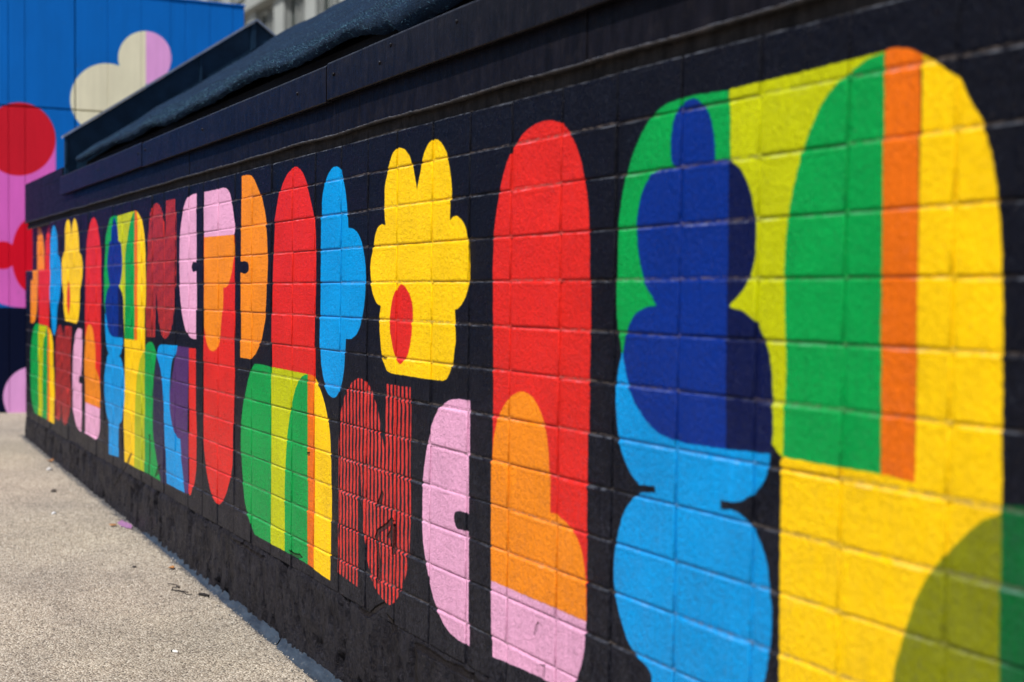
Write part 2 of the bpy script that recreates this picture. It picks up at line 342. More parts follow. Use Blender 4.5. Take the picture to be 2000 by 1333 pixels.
# soften the scar channel a little so that it has sloping sides
al = sheet.a[:, :, 3]
soft = al.copy()
for ax in (0, 1):
    big_ = np.where(soft > .95, soft, 0)
    soft = np.maximum(soft, np.maximum(np.roll(big_, 1, ax), np.roll(big_, -1, ax)))
for ax in (0, 1):
    soft = (np.roll(soft, 1, ax) + 2 * soft + np.roll(soft, -1, ax)) / 4
sheet.a[:, :, 3] = soft
mural_img = sheet.image("mural_print")

FPAINT = {
    'base': srgb(0, 99, 186), 'dnavy': srgb(0, 9, 40), 'magenta': srgb(222, 102, 196), 'crimson': srgb(202, 24, 44), 'crimson2': srgb(220, 10, 40),
    'cream': srgb(228, 221, 192), 'lilac': srgb(230, 162, 222),
}
fsheet = Sheet(-1.2, 1.95, -0.2, 3.5, 260, 260, FPAINT['base'])
for colr, s in FACADE:
    fsheet.fill(outline(s, 1e-3), FPAINT[colr])
facade_img = fsheet.image("facade_print")


# ------------------------------------------------------------------ materials
class NT:
    def __init__(s, name):
        s.mat = bpy.data.materials.new(name)
        s.mat.use_nodes = True
        s.t = s.mat.node_tree
        s.bsdf = next(n for n in s.t.nodes if n.type == 'BSDF_PRINCIPLED')

    def n(s, kind, **kw):
        nd = s.t.nodes.new('ShaderNode' + kind)
        for k, v in kw.items():
            if k in nd.inputs:
                nd.inputs[k].default_value = v
            else:
                setattr(nd, k, v)
        return nd

    def l(s, a, b):
        s.t.links.new(a, b)

    def pos(s):
        return s.n('NewGeometry').outputs['Position']

    def scaled(s, vec, sc, loc=(0, 0, 0)):
        mp = s.n('Mapping')
        mp.inputs['Scale'].default_value = sc
        mp.inputs['Location'].default_value = loc
        s.l(vec, mp.inputs['Vector'])
        return mp.outputs[0]

    def noise(s, vec, scale, detail=3.0, rough=0.55, dist=0.0):
        nd = s.n('TexNoise')
        nd.inputs['Scale'].default_value = scale
        nd.inputs['Detail'].default_value = detail
        nd.inputs['Roughness'].default_value = rough
        nd.inputs['Distortion'].default_value = dist
        s.l(vec, nd.inputs['Vector'])
        return nd

    def ramp(s, fac, a, b, ca=(0, 0, 0, 1), cb=(1, 1, 1, 1)):
        r = s.n('ValToRGB')
        r.color_ramp.elements[0].position = a
        r.color_ramp.elements[1].position = b
        r.color_ramp.elements[0].color = ca
        r.color_ramp.elements[1].color = cb
        s.l(fac, r.inputs[0])
        return r.outputs[0]

    def mix(s, fac, a, b, mode='MIX'):
        mx = s.n('Mix', data_type='RGBA', blend_type=mode)
        for sock, v in ((mx.inputs[0], fac), (mx.inputs[6], a), (mx.inputs[7], b)):
            if isinstance(v, (int, float)):
                sock.default_value = v
            elif isinstance(v, tuple):
                sock.default_value = v if len(v) == 4 else (*v, 1)
            else:
                s.l(v, sock)
        return mx.outputs[2]

    def math(s, op, a, b=None, clamp=False):
        nd = s.n('Math', operation=op, use_clamp=clamp)
        for sock, v in ((nd.inputs[0], a), (nd.inputs[1], b)):
            if v is None:
                continue
            if isinstance(v, (int, float)):
                sock.default_value = v
            else:
                s.l(v, sock)
        return nd.outputs[0]

    def bump(s, height, strength, distance, normal=None):
        b = s.n('Bump')
        b.inputs['Strength'].default_value = strength
        b.inputs['Distance'].default_value = distance
        s.l(height, b.inputs['Height'])
        if normal is not None:
            s.l(normal, b.inputs['Normal'])
        return b.outputs[0]

    def base(s, col):
        if isinstance(col, tuple):
            s.bsdf.inputs['Base Color'].default_value = (*col, 1) if len(col) == 3 else col
        else:
            s.l(col, s.bsdf.inputs['Base Color'])

    def rough(s, v):
        if isinstance(v, (int, float)):
            s.bsdf.inputs['Roughness'].default_value = v
        else:
            s.l(v, s.bsdf.inputs['Roughness'])

    def normal(s, v):
        s.l(v, s.bsdf.inputs['Normal'])


def remap(nt, v, a, b, lo, hi):
    r = nt.n('MapRange')
    r.inputs[1].default_value = a; r.inputs[2].default_value = b
    r.inputs[3].default_value = lo; r.inputs[4].default_value = hi
    nt.l(v, r.inputs[0])
    return r.outputs[0]


def mural_material(name, bare=0.0, bump_amt=1.0, streak=1.0, ledge=1.0):
    nt = NT(name)
    p = nt.pos()
    wob = nt.noise(p, 55, 3)
    wv = nt.n('VectorMath', operation='MULTIPLY_ADD')
    nt.l(wob.outputs['Color'], wv.inputs[0])
    wv.inputs[1].default_value = (0.0055, 0.0, 0.0055)
    wv.inputs[2].default_value = (-0.00275, 0.0, -0.00275)
    av = nt.n('VectorMath', operation='ADD')
    nt.l(p, av.inputs[0]); nt.l(wv.outputs[0], av.inputs[1])
    sx = nt.n('SeparateXYZ'); nt.l(av.outputs[0], sx.inputs[0])
    u = nt.math('DIVIDE', nt.math('SUBTRACT', sx.outputs[0], sheet.x0), sheet.W)
    v = nt.math('DIVIDE', nt.math('SUBTRACT', sx.outputs[2], sheet.z0), sheet.H)
    cx = nt.n('CombineXYZ'); nt.l(u, cx.inputs[0]); nt.l(v, cx.inputs[1])
    im = nt.n('TexImage', image=mural_img, interpolation='Cubic', extension='EXTEND')
    nt.l(cx.outputs[0], im.inputs[0])
    col, scar = im.outputs[0], im.outputs[1]
    # uneven coats: broad tone, brushed streaks, fine mottling
    big = nt.noise(p, 5.0, 4)
    col = nt.mix(1.0, col, nt.ramp(big.outputs[0], .3, .7, (.86, .86, .87, 1), (1.06, 1.06, 1.06, 1)), 'MULTIPLY')
    st = nt.noise(nt.scaled(p, (150, 150, 9)), 1.0, 4, .6)
    col = nt.mix(1.0, col, nt.ramp(st.outputs[0], .3, .72, (.90, .89, .89, 1), (1.05, 1.05, 1.05, 1)), 'MULTIPLY')
    # dusty, weathered film: stronger low on the wall where rain splashes, in ragged patches
    sep = nt.n('SeparateXYZ'); nt.l(p, sep.inputs[0])
    low = remap(nt, sep.outputs[2], -0.45, -1.45, 0.0, 1.0)
    dn = nt.noise(nt.scaled(p, (26, 26, 9)), 1.0, 6, .68)
    dust = nt.math('MULTIPLY', nt.math('ADD', low, .05), nt.ramp(dn.outputs[0], .36, .74))
    dust = nt.math('MULTIPLY', dust, (.16 if bump_amt < 1.5 else .06) if bare < .3 else .36, clamp=True)
    col = nt.mix(dust, col, (.105, .100, .110))
    if bump_amt > 1.5:
        pl = nt.noise(nt.scaled(p, (9, 9, 4.5)), 1.0, 7, .7, .8)
        col = nt.mix(nt.math('MULTIPLY', nt.ramp(pl.outputs[0], .38, .66), .30), col, (.056, .057, .076))
    gr = nt.noise(nt.scaled(p, (120, 120, 80)), 1.0, 5, .72)
    gf = nt.noise(p, 13, 4, .6)
    lum = nt.n('RGBToBW'); nt.l(col, lum.inputs[0])
    gm = nt.math('ADD', nt.math('MULTIPLY', nt.ramp(gf.outputs[0], .35, .7), .16), nt.math('ADD', .02, nt.math('MULTIPLY', low, .40)))
    gm = nt.math('MULTIPLY', gm, nt.ramp(gr.outputs[0], .46, .66))
    gm = nt.math('MULTIPLY', gm, remap(nt, lum.outputs[0], .0, .5, 1.0, .22))
    col = nt.mix(gm, col, nt.mix(low, (.028, .036, .070), (.058, .056, .072)))
    fl = nt.n('TexVoronoi'); fl.inputs['Scale'].default_value = 190; nt.l(p, fl.inputs['Vector'])
    fs_ = nt.n('SeparateColor'); nt.l(fl.outputs['Color'], fs_.inputs[0])
    fk = nt.math('MULTIPLY', nt.math('GREATER_THAN', fs_.outputs[0], .93), nt.ramp(fl.outputs['Distance'], .12, .42, (1, 1, 1, 1), (0, 0, 0, 1)))
    fk = nt.math('MULTIPLY', fk, nt.math('MULTIPLY', nt.ramp(gf.outputs[0], .48, .66), fs_.outputs[1]))
    col = nt.mix(nt.math('MULTIPLY', fk, .42), col, nt.mix(.35, col, (.30, .36, .46)))  # sparkle highlights painted in as sparse pale flecks
    # pinholes where the paint missed the block
    ph = nt.noise(p, 330, 2, .5)
    pin = nt.math('MULTIPLY', nt.ramp(ph.outputs[0], .67, .72), .45)
    col = nt.mix(pin, col, (.075, .055, .045))
    if bare > 0:
        bn = nt.noise(nt.scaled(p, (60, 60, 160)), 1.0, 5, .65)
        col = nt.mix(nt.math('MULTIPLY', nt.ramp(bn.outputs[0], .42, .58), bare), col, (.135, .108, .092))
    col = nt.mix(nt.math('MULTIPLY', scar, .85), col, (.016, .013, .014))
    # sun and sky glint painted pale on the upward arrises of the blocks
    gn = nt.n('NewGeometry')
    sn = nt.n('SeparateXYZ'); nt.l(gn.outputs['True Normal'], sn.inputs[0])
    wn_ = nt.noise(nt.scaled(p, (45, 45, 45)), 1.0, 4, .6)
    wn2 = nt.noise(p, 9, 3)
    glint = nt.math('MULTIPLY', nt.ramp(sn.outputs[2], .16, .55), nt.ramp(wn_.outputs[0], .38, .60))
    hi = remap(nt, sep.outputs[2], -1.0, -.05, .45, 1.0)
    glint = nt.math('MULTIPLY', nt.math('MULTIPLY', glint, hi), nt.ramp(wn2.outputs[0], .36, .62))
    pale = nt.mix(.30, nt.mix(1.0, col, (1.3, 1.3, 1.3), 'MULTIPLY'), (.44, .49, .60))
    col = nt.mix(nt.math('MULTIPLY', glint, .85 * ledge), col, pale)
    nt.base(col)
    rn = nt.noise(p, 40, 4)
    nt.rough(remap(nt, rn.outputs[0], .3, .7, .24, .40))
    nt.bsdf.inputs['Specular IOR Level'].default_value = 0.07 if bump_amt < 1.5 else 0.08
    # relief: rolled paint over gritty block face
    b1 = nt.noise(p, 250, 5, .68)
    b2 = nt.noise(nt.scaled(p, (105, 105, 70)), 1.0, 6, .62)
    b3 = nt.noise(nt.scaled(p, (230, 230, 38)), 1.0, 3, .6)
    nrm = nt.bump(b2.outputs[0], .62 * bump_amt, .010)
    nrm = nt.bump(b1.outputs[0], .75 * bump_amt, .0042, nrm)
    nrm = nt.bump(b3.outputs[0], .35 * streak, .003, nrm)
    nrm = nt.bump(nt.math('SUBTRACT', 1.0, scar), 1.0, .020, nrm)
    nt.normal(nrm)
    return nt.mat


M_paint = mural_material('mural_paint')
M_bed = mural_material('mural_paint_patchy_mortar', bare=.5, ledge=0)
M_joint_paint = mural_material('mural_paint_in_joint', ledge=0)
M_plinth = mural_material('mural_paint_rough_render', bare=.10, bump_amt=2.4, streak=.6, ledge=0)


def black_material(name, base=(.0042, .0038, .0058), rough=(.30, .5), streak=1.0, brown=.12, spec=.05):
    nt = NT(name)
    p = nt.pos()
    a = nt.noise(nt.scaled(p, (42, 42, 7)), 1.0, 5, .62)
    col = nt.mix(nt.ramp(a.outputs[0], .35, .75), tuple(c * .75 for c in base), tuple(c * 1.9 for c in base))
    d = nt.noise(p, 26, 6, .66)
    col = nt.mix(nt.math('MULTIPLY', nt.ramp(d.outputs[0], .5, .78), brown), col, (.055, .046, .044))
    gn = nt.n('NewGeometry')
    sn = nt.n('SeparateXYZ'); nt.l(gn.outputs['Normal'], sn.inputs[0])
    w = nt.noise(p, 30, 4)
    glint = nt.math('MULTIPLY', nt.ramp(sn.outputs[2], .35, .75), nt.ramp(w.outputs[0], .3, .6))
    col = nt.mix(nt.math('MULTIPLY', glint, .7), col, (.11, .125, .165))  # bright line of sky on upward edges, painted into the colour
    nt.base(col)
    r = nt.noise(p, 60, 4)
    nt.rough(remap(nt, r.outputs[0], .3, .7, rough[0], rough[1]))
    nt.bsdf.inputs['Specular IOR Level'].default_value = spec
    b1 = nt.noise(nt.scaled(p, (160, 160, 26)), 1.0, 4, .6)
    b2 = nt.noise(p, 220, 3, .6)
    nrm = nt.bump(b1.outputs[0], .4 * streak, .004)
    nrm = nt.bump(b2.outputs[0], .35 * streak, .002, nrm)
    nt.normal(nrm)
    return nt.mat


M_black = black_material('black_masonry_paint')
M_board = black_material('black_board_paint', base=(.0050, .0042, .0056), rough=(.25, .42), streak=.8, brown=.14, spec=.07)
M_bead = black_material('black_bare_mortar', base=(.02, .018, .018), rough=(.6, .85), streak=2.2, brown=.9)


def simple_material(name, col, rough=.6, var=.15, scale=20.0, bump=.2, bdist=.004, metallic=0.0):
    nt = NT(name)
    tc = nt.n('TexCoord').outputs['Object']
    a = nt.noise(tc, scale, 4)
    nt.base(nt.mix(nt.ramp(a.outputs[0], .3, .7), tuple(c * (1 - var) for c in col), tuple(min(1, c * (1 + var)) for c in col)))
    nt.rough(rough)
    nt.bsdf.inputs['Specular IOR Level'].default_value = .12 if max(col) < .08 else .4
    nt.bsdf.inputs['Metallic'].default_value = metallic
    if bump:
        b = nt.noise(tc, scale * 6, 3)
        nt.normal(nt.bump(b.outputs[0], bump, bdist))
    return nt.mat


# ------------------------------------------------------------------ ground: exposed-aggregate paving that falls gently along the wall
def gz(x):
    return -1.510 - 0.0236 * x if x > -60 else -1.510 + 0.0236 * 60


def ground_material():
    nt = NT('exposed_aggregate')
    p = nt.pos()
    # pebbles of two sizes
    v1 = nt.n('TexVoronoi'); v1.inputs['Scale'].default_value = 142; nt.l(p, v1.inputs['Vector'])
    v2 = nt.n('TexVoronoi'); v2.inputs['Scale'].default_value = 235; nt.l(p, v2.inputs['Vector'])
    s1 = nt.n('SeparateColor'); nt.l(v1.outputs['Color'], s1.inputs[0])
    s2 = nt.n('SeparateColor'); nt.l(v2.outputs['Color'], s2.inputs[0])
    r = nt.n('ValToRGB')
    cr = r.color_ramp
    stops = [(0.0, (.022, .020, .019)), (.10, (.05, .042, .036)), (.17, (.20, .165, .13)), (.34, (.30, .265, .225)), (.55, (.40, .365, .315)), (.78, (.52, .485, .435)), (1.0, (.68, .66, .62))]
    while len(cr.elements) < len(stops):
        cr.elements.new(.5)
    for e, (q, c) in zip(cr.elements, stops):
        e.position = q; e.color = (*c, 1)
    nt.l(s1.outputs[0], r.inputs[0])
    r2 = nt.n('ValToRGB')
    cr2 = r2.color_ramp
    cr2.elements[0].color = (.05, .042, .036, 1); cr2.elements[1].color = (.60, .57, .52, 1)
    cr2.elements.new(.25).color = (.30, .27, .235, 1)
    nt.l(s2.outputs[1], r2.inputs[0])
    col = nt.mix(.42, r.outputs[0], r2.outputs[0])
    # paste between pebbles
    gap = nt.ramp(v1.outputs['Distance'], .0028, .0048)
    g1 = nt.n('TexVoronoi', feature='DISTANCE_TO_EDGE'); g1.inputs['Scale'].default_value = 142; nt.l(p, g1.inputs['Vector'])
    gapm = nt.ramp(g1.outputs['Distance'], .02, .16, (1, 1, 1, 1), (0, 0, 0, 1))
    col = nt.mix(nt.math('MULTIPLY', gapm, .35), col, (.19, .17, .15))
    # traffic stains, damp patches
    big = nt.noise(p, 2.3, 5, .6)
    col = nt.mix(1.0, col, nt.ramp(big.outputs[0], .3, .72, (.74, .705, .66, 1), (1.06, 1.0, .90, 1)), 'MULTIPLY')
    spots = nt.noise(p, 21, 3, .5)
    col = nt.mix(nt.math('MULTIPLY', nt.ramp(spots.outputs[0], .70, .76), .5), col, (.10, .085, .07))
    # black-blue overspray that followed the foot of the wall, ragged edge
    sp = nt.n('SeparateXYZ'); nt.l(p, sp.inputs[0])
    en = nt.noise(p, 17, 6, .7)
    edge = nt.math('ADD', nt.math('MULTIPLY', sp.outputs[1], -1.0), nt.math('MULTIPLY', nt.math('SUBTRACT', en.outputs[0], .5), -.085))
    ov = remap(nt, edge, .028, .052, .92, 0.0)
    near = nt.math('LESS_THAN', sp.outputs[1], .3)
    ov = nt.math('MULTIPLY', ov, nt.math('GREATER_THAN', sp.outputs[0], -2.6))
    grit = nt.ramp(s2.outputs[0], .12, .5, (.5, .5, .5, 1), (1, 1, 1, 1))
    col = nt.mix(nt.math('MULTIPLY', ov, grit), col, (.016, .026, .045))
    nt.base(col)
    nt.rough(.82)
    nt.bsdf.inputs['Specular IOR Level'].default_value = 0.3
    h = nt.math('SUBTRACT', 1.0, v1.outputs['Distance'])
    nrm = nt.bump(v1.outputs['Distance'], .9, -.006)
    nrm = nt.bump(v2.outputs['Distance'], .5, -.002, nrm)
    f = nt.noise(p, 30, 4)
    nrm = nt.bump(f.outputs[0], .3, .008, nrm)
    nt.normal(nrm)
    return nt.mat


M_ground = ground_material()
gx = [-260, -60, -20, -8, -4, 0, 4, 8, 12, 40, 200]
gy = [-200, -40, -8, -3, -1, 0, 1, 4, 12, 60, 260]
gv = [(x, y, gz(max(-60, min(40, x)))) for y in gy for x in gx]
gf = []
for j in range(len(gy) - 1):
    for i in range(len(gx) - 1):
        a = j * len(gx) + i
        gf.append((a, a + 1, a + 1 + len(gx), a + len(gx)))
ground = link_obj('ground', mesh_from('ground', gv, gf), None, M_ground)
ground['kind'] = 'structure'

# ------------------------------------------------------------------ the painted brick wall
wall = empty('brick_wall', (0, 0, gz(0)), 'long black brick wall painted with two rows of coloured rounded letter shapes', 'wall')
WALL_T = wall.matrix_basis.inverted() if False else Matrix.Translation((0, 0, -gz(0)))


def wpart(o):
    """child of the wall, geometry given in world coordinates"""
    o.parent = wall
    o.matrix_parent_inverse = WALL_T
    return o


COLS = [-2.535, -2.396, -2.196, -1.998, -1.797, -1.598, -1.402, -1.199, -1.000, -.802, -.600, -.402, -.200,
        0.000, .205, .412, .614, .806, 1.0, 1.204, 1.392, 1.598, 1.801, 1.999, 2.204, 2.398, 2.604, 2.805, 3.003, 3.210, 3.405, 3.597, 3.806,
        4.003, 4.198, 4.404, 4.602, 4.803, 5.010, 5.206, 5.406, 5.61, 5.81, 6.01, 6.21, 6.41, 6.61, 6.81, 7.01, 7.21, 7.41, 7.61, 7.81, 8.01, 8.21]
ROWS = [0.0, -.0983, -.1982, -.3002, -.3984, -.4991, -.5986, -.7034, -.805, -.9062, -1.0029, -1.1047, -1.2085, -1.312]
XL, XR = COLS[0], COLS[-1]
DEPTH = 0.095


def brick_mesh(name, seed):
    """unit brick: x -.5..+.5, z -.5..+.5 (scaled per course and column), y 0 = face; soft, slightly battered arrises"""
    r = random.Random(seed)
    W, H = .2, .1
    def ring(s, tp, bt, y, jit):
        x, zt, zb = W / 2 - s, H / 2 - tp, -H / 2 + bt
        zm = (zt + zb) / 2
        pts = [(-x, zb), (-x * .33, zb), (x * .38, zb), (x, zb), (x, zm), (x, zt), (x * .7, zt), (x * .4, zt), (x * .1, zt), (-x * .22, zt), (-x * .5, zt), (-x * .76, zt), (-x, zt), (-x, zm)]
        o = []
        for k, (a, b) in enumerate(pts):
            a += r.uniform(-jit, jit); b += r.uniform(-jit, jit)
            yy = (y[1] if 6 <= k <= 11 else y[0]) + r.uniform(-jit, jit) * .25
            o.append((a, yy, b))
        return o
    e = r.choice((.4, .7, .9, 1.1, 1.25, 1.45))                    # how much the top arris has worn round
    rings = [ring(.0012, .0012, .0010, (.05, .05), .0), ring(.0024, .0012, .0012, (.0046, .0048), .0005),
             ring(.0034, .0012 + .0012 * e, .0018, (.0016, .0012 - .0006 * e), .0007),
             ring(.0054, .0026 + .0028 * e, .0036, (.0, -.0020 * e), .0010),
             ring(.0090, .0078 + .0040 * e, .0080, (.0, .0), .0014)]
    vs, fs = [], []
    for g in rings:
        vs += g
    n = 14
    for k in range(4):
        for i in range(n):
            a, b = k * n + i, k * n + (i + 1) % n
            fs.append((a, b, b + n, a + n))
    fs.append(tuple(range(4 * n, 5 * n)))
    me = mesh_from(name, vs, fs)
    sm = [False] * (2 * n) + [True] * (2 * n) + [False]
    me.polygons.foreach_set('use_smooth', sm)
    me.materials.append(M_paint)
    bm = bmesh.new(); bm.from_mesh(me)
    bmesh.ops.recalc_face_normals(bm, faces=bm.faces)
    f = max(bm.faces, key=lambda q: q.calc_area() if len(q.verts) == 14 else 0)
    if f.normal.y > 0:
        bmesh.ops.reverse_faces(bm, faces=bm.faces)
    bm.to_mesh(me); bm.free()
    return me


brick_meshes = [brick_mesh('brick', 100 + k) for k in range(16)]

keep, rest = [], []
jr = random.Random(5)
for i in range(len(COLS) - 1):
    for j in range(len(ROWS) - 1):
        x0, x1 = COLS[i], COLS[i + 1]
        z1, z0 = ROWS[j], ROWS[j + 1]
        yo = jr.uniform(-.0016, .0022)
        if i == 0:
            x0 += .001
        if j < 3 and x1 < -1.55:                    # broken-back corner bricks near the far end
            yo += .042
        t = (x0 + x1) / 2, yo, (z0 + z1) / 2, x1 - x0, z1 - z0, jr.uniform(-.006, .006), jr.randrange(16)
        if 1.05 < t[0] < 5.62 and len(keep) < 300:
            keep.append(t)
        else:
            rest.append(t)
for (x, y, z, w, h, rot, k) in keep:
    o = link_obj('brick', brick_meshes[k])
    o.location = (x, y, z)
    o.scale = (w / .2, 1, h / .1)
    o.rotation_euler = (0, rot * .6, 0)
    wpart(o)
vs, fs = [], []
for (x, y, z, w, h, rot, k) in rest:
    me = brick_meshes[k]
    b = len(vs)
    vs += [(x + v.co.x * w / .2, y + v.co.y, z + v.co.z * h / .1) for v in me.vertices]
    fs += [tuple(b + q for q in p.vertices) for p in me.polygons]
me = mesh_from('far_brick', vs, fs, True)
o = wpart(link_obj('brick', me, None, M_paint))
o['kind'] = 'stuff'
o['label'] = 'smaller bricks at the far end and beyond the frame'

# mortar: raked, patchy bed joints and shallow painted perpends
def mortar_strip(name, x0, x1, z0, z1, y, mat, nx, nz, amp, seed):
    vs, fs = [], []
    for a in range(nz + 1):
        for b in range(nx + 1):
            x = x0 + (x1 - x0) * b / nx
            z = z0 + (z1 - z0) * a / nz
            yy = y + amp * mnoise.noise(Vector((x * 31 + seed, z * 90, seed * 3.1)))
            if nx > nz:
                yy += .0020 * mnoise.noise(Vector((x * 2.2, seed * 1.9, 4)))    # some joints struck nearly flush, some raked
            vs.append((x, yy, z))
    for a in range(nz):
        for b in range(nx):
            q = a * (nx + 1) + b
            fs.append((q, q + 1, q + nx + 2, q + nx + 1))
    return wpart(link_obj(name, mesh_from(name, vs, fs, True), None, mat))


for j in range(1, len(ROWS) - 1):
    xa = -1.598 if j < 3 else XL
    mortar_strip('mortar_bed', xa, XR, ROWS[j] - .004, ROWS[j] + .004, .0024, M_bed, 420, 2, .0013, j)
for i in range(1, len(COLS) - 1):
    z1 = ROWS[3] if COLS[i] < -1.65 else -.004
    mortar_strip('mortar_joint', COLS[i] - .005, COLS[i] + .005, ROWS[-1], z1, .0042, M_joint_paint, 2, 70, .0010, i * 1.7)
# core of the wall behind the bricks
wpart(box_obj('wall_core', XL + .004, XR, DEPTH, .26, gz(8) - .3, .028, M_black))
wpart(box_obj('wall_end', XL, XL + .02, .05, DEPTH + .001, gz(-3) - .1, .02, M_black))
# bed of mortar under the cap, set back from the brick face
mortar_strip('cap_bed', XL + .004, XR, -.012, .034, .013, M_bead, 300, 3, .003, 77)

# rough rendered plinth at the foot, with a lip, gouges and a toe that spreads on to the paving
NX, NZ = 980, 26
vs, fs = [], []
xs = np.concatenate([np.linspace(XL, 0, 260), np.linspace(0.008, 5.6, 620), np.linspace(5.62, XR, 101)])
NX = len(xs) - 1
for a in range(NZ + 1):
    t = a / NZ
    for x in xs:
        lipz = -1.300 + .010 * mnoise.noise(Vector((x * 2.1, 3.3, 0))) + .006 * mnoise.noise(Vector((x * 9, 8.3, 0)))
        g = gz(x) - .012
        z = lipz + (g - lipz) * t
        n1 = mnoise.fractal(Vector((x * 5, z * 5, 1.7)), 1.0, 2.1, 4)
        n2 = mnoise.fractal(Vector((x * 26, z * 9, 5.2)), .9, 2.2, 4)
        n3 = mnoise.noise(Vector((x * 60, z * 22, 9)))
        y = -.005 - .006 * t - .006 * n1 - .0055 * n2 - .0020 * n3
        gouge = mnoise.fractal(Vector((x * 13 + 4, z * 5.5, 33.0)), .8, 2.2, 3)
        if gouge > .36:
            y += .020 * min(1, (gouge - .36) * 7)
        g2 = mnoise.noise(Vector((x * 34 + z * 8, z * 11, 71)))
        if g2 > .42:
            y += .012 * min(1, (g2 - .42) * 8)
        if t < .14:                                  # ragged upper lip tucks back under the bricks
            e = 1 - t / .14
            y += e * e * (.014 + .006 * n2)
        if t > .86:                                  # toe
            e = (t - .86) / .14
            y -= (.004 + .006 * max(0, .5 + mnoise.noise(Vector((x * 2.3, 0, 4)))) + .002 * n1) * e ** 1.6
        vs.append((x, y, z))
for a in range(NZ):
    for b in range(NX):
        q = a * (NX + 1) + b
        fs.append((q, q + NX + 1, q + NX + 2, q + 1))
wpart(link_obj('plinth', mesh_from('plinth', vs, fs, True), None, M_plinth))

# smooth blue-grey cement fillet trowelled along the foot of the plinth, cracked across in one place
def toe(x0, x1):
    vs, fs = [], []
    n, q = int((x1 - x0) / .012), 9
    for i in range(n + 1):
        x = x0 + (x1 - x0) * i / n
        w = .006 + .030 * max(0, min(1, (x - 1.2) / 2.0)) + .005 * mnoise.noise(Vector((x * 2.7, 3, 1))) + .0018 * mnoise.noise(Vector((x * 13, 3, 7)))
        if x1 - x < .02 or x - x0 < .02:
            w *= .8
        h = .020 + .34 * w
        for k in range(q):
            t = k / (q - 1)
            y = .004 - .012 - (w + .012) * t
            z = gz(x) - .002 + h * (1 - t) ** 1.7 + .0012 * mnoise.noise(Vector((x * 30, t * 5, 2))) - (.008 if k == q - 1 else 0)
            vs.append((x + .018 * (t - .5) * (1 if x1 - x < .02 or x - x0 < .02 else 0), y, z))
    for i in range(n):
        for k in range(q - 1):
            a = i * q + k
            fs.append((a, a + q, a + q + 1, a + 1))
    return wpart(link_obj('toe_fillet', mesh_from('toe_fillet', vs, fs, True), None, M_toe))


nt = NT('blue_grey_cement_paint')
p = nt.pos()
a = nt.noise(nt.scaled(p, (8, 30, 30)), 1.0, 6, .68)
c = nt.mix(nt.ramp(a.outputs[0], .36, .70), (.012, .018, .028), (.038, .054, .076))
d = nt.noise(p, 90, 4, .6)
c = nt.mix(nt.math('MULTIPLY', nt.ramp(d.outputs[0], .58, .70), .4), c, (.15, .145, .14))
nt.base(c); nt.rough(.5)
nt.bsdf.inputs['Specular IOR Level'].default_value = .3
nt.normal(nt.bump(d.outputs[0], .4, .003))
M_toe = nt.mat
toe(.9, 2.752)
toe(2.762, XR)

# cap blocks, ragged bead of mortar along their lower edge
CAPX = [XL - .004, -1.86, -.72, .42, 1.62, 3.352, 4.50, 5.7, 6.9, XR]
for a, b in zip(CAPX[:-1], CAPX[1:]):
    top = .302 if a < -2 else .235
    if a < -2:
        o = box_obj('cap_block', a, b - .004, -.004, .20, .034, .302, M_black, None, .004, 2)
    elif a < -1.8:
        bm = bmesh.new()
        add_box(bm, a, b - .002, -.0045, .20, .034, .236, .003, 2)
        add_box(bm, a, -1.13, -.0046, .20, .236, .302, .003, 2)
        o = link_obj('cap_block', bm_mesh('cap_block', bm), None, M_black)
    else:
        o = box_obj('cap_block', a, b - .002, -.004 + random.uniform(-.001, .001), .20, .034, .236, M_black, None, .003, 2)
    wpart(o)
vs, fs = [], []
nb, ns = 900, 7
for i in range(nb + 1):
    x = XL + (XR - XL) * i / nb
    rr = .0062 * (1 + .45 * mnoise.noise(Vector((x * 14, 0, 2))) + .35 * mnoise.noise(Vector((x * 55, 1, 2))))
    zc = .0335 + .004 * mnoise.noise(Vector((x * 3, 5, 2)))
    for k in range(ns):
        th = 2 * math.pi * k / ns
        vs.append((x, -.0020 + rr * math.cos(th), zc + rr * .8 * math.sin(th)))
for i in range(nb):
    for k in range(ns):
        a, b = i * ns + k, i * ns + (k + 1) % ns
        fs.append((a, b, b + ns, a + ns))
wpart(link_obj('mortar_bead', mesh_from('mortar_bead', vs, fs, True), None, M_bead))

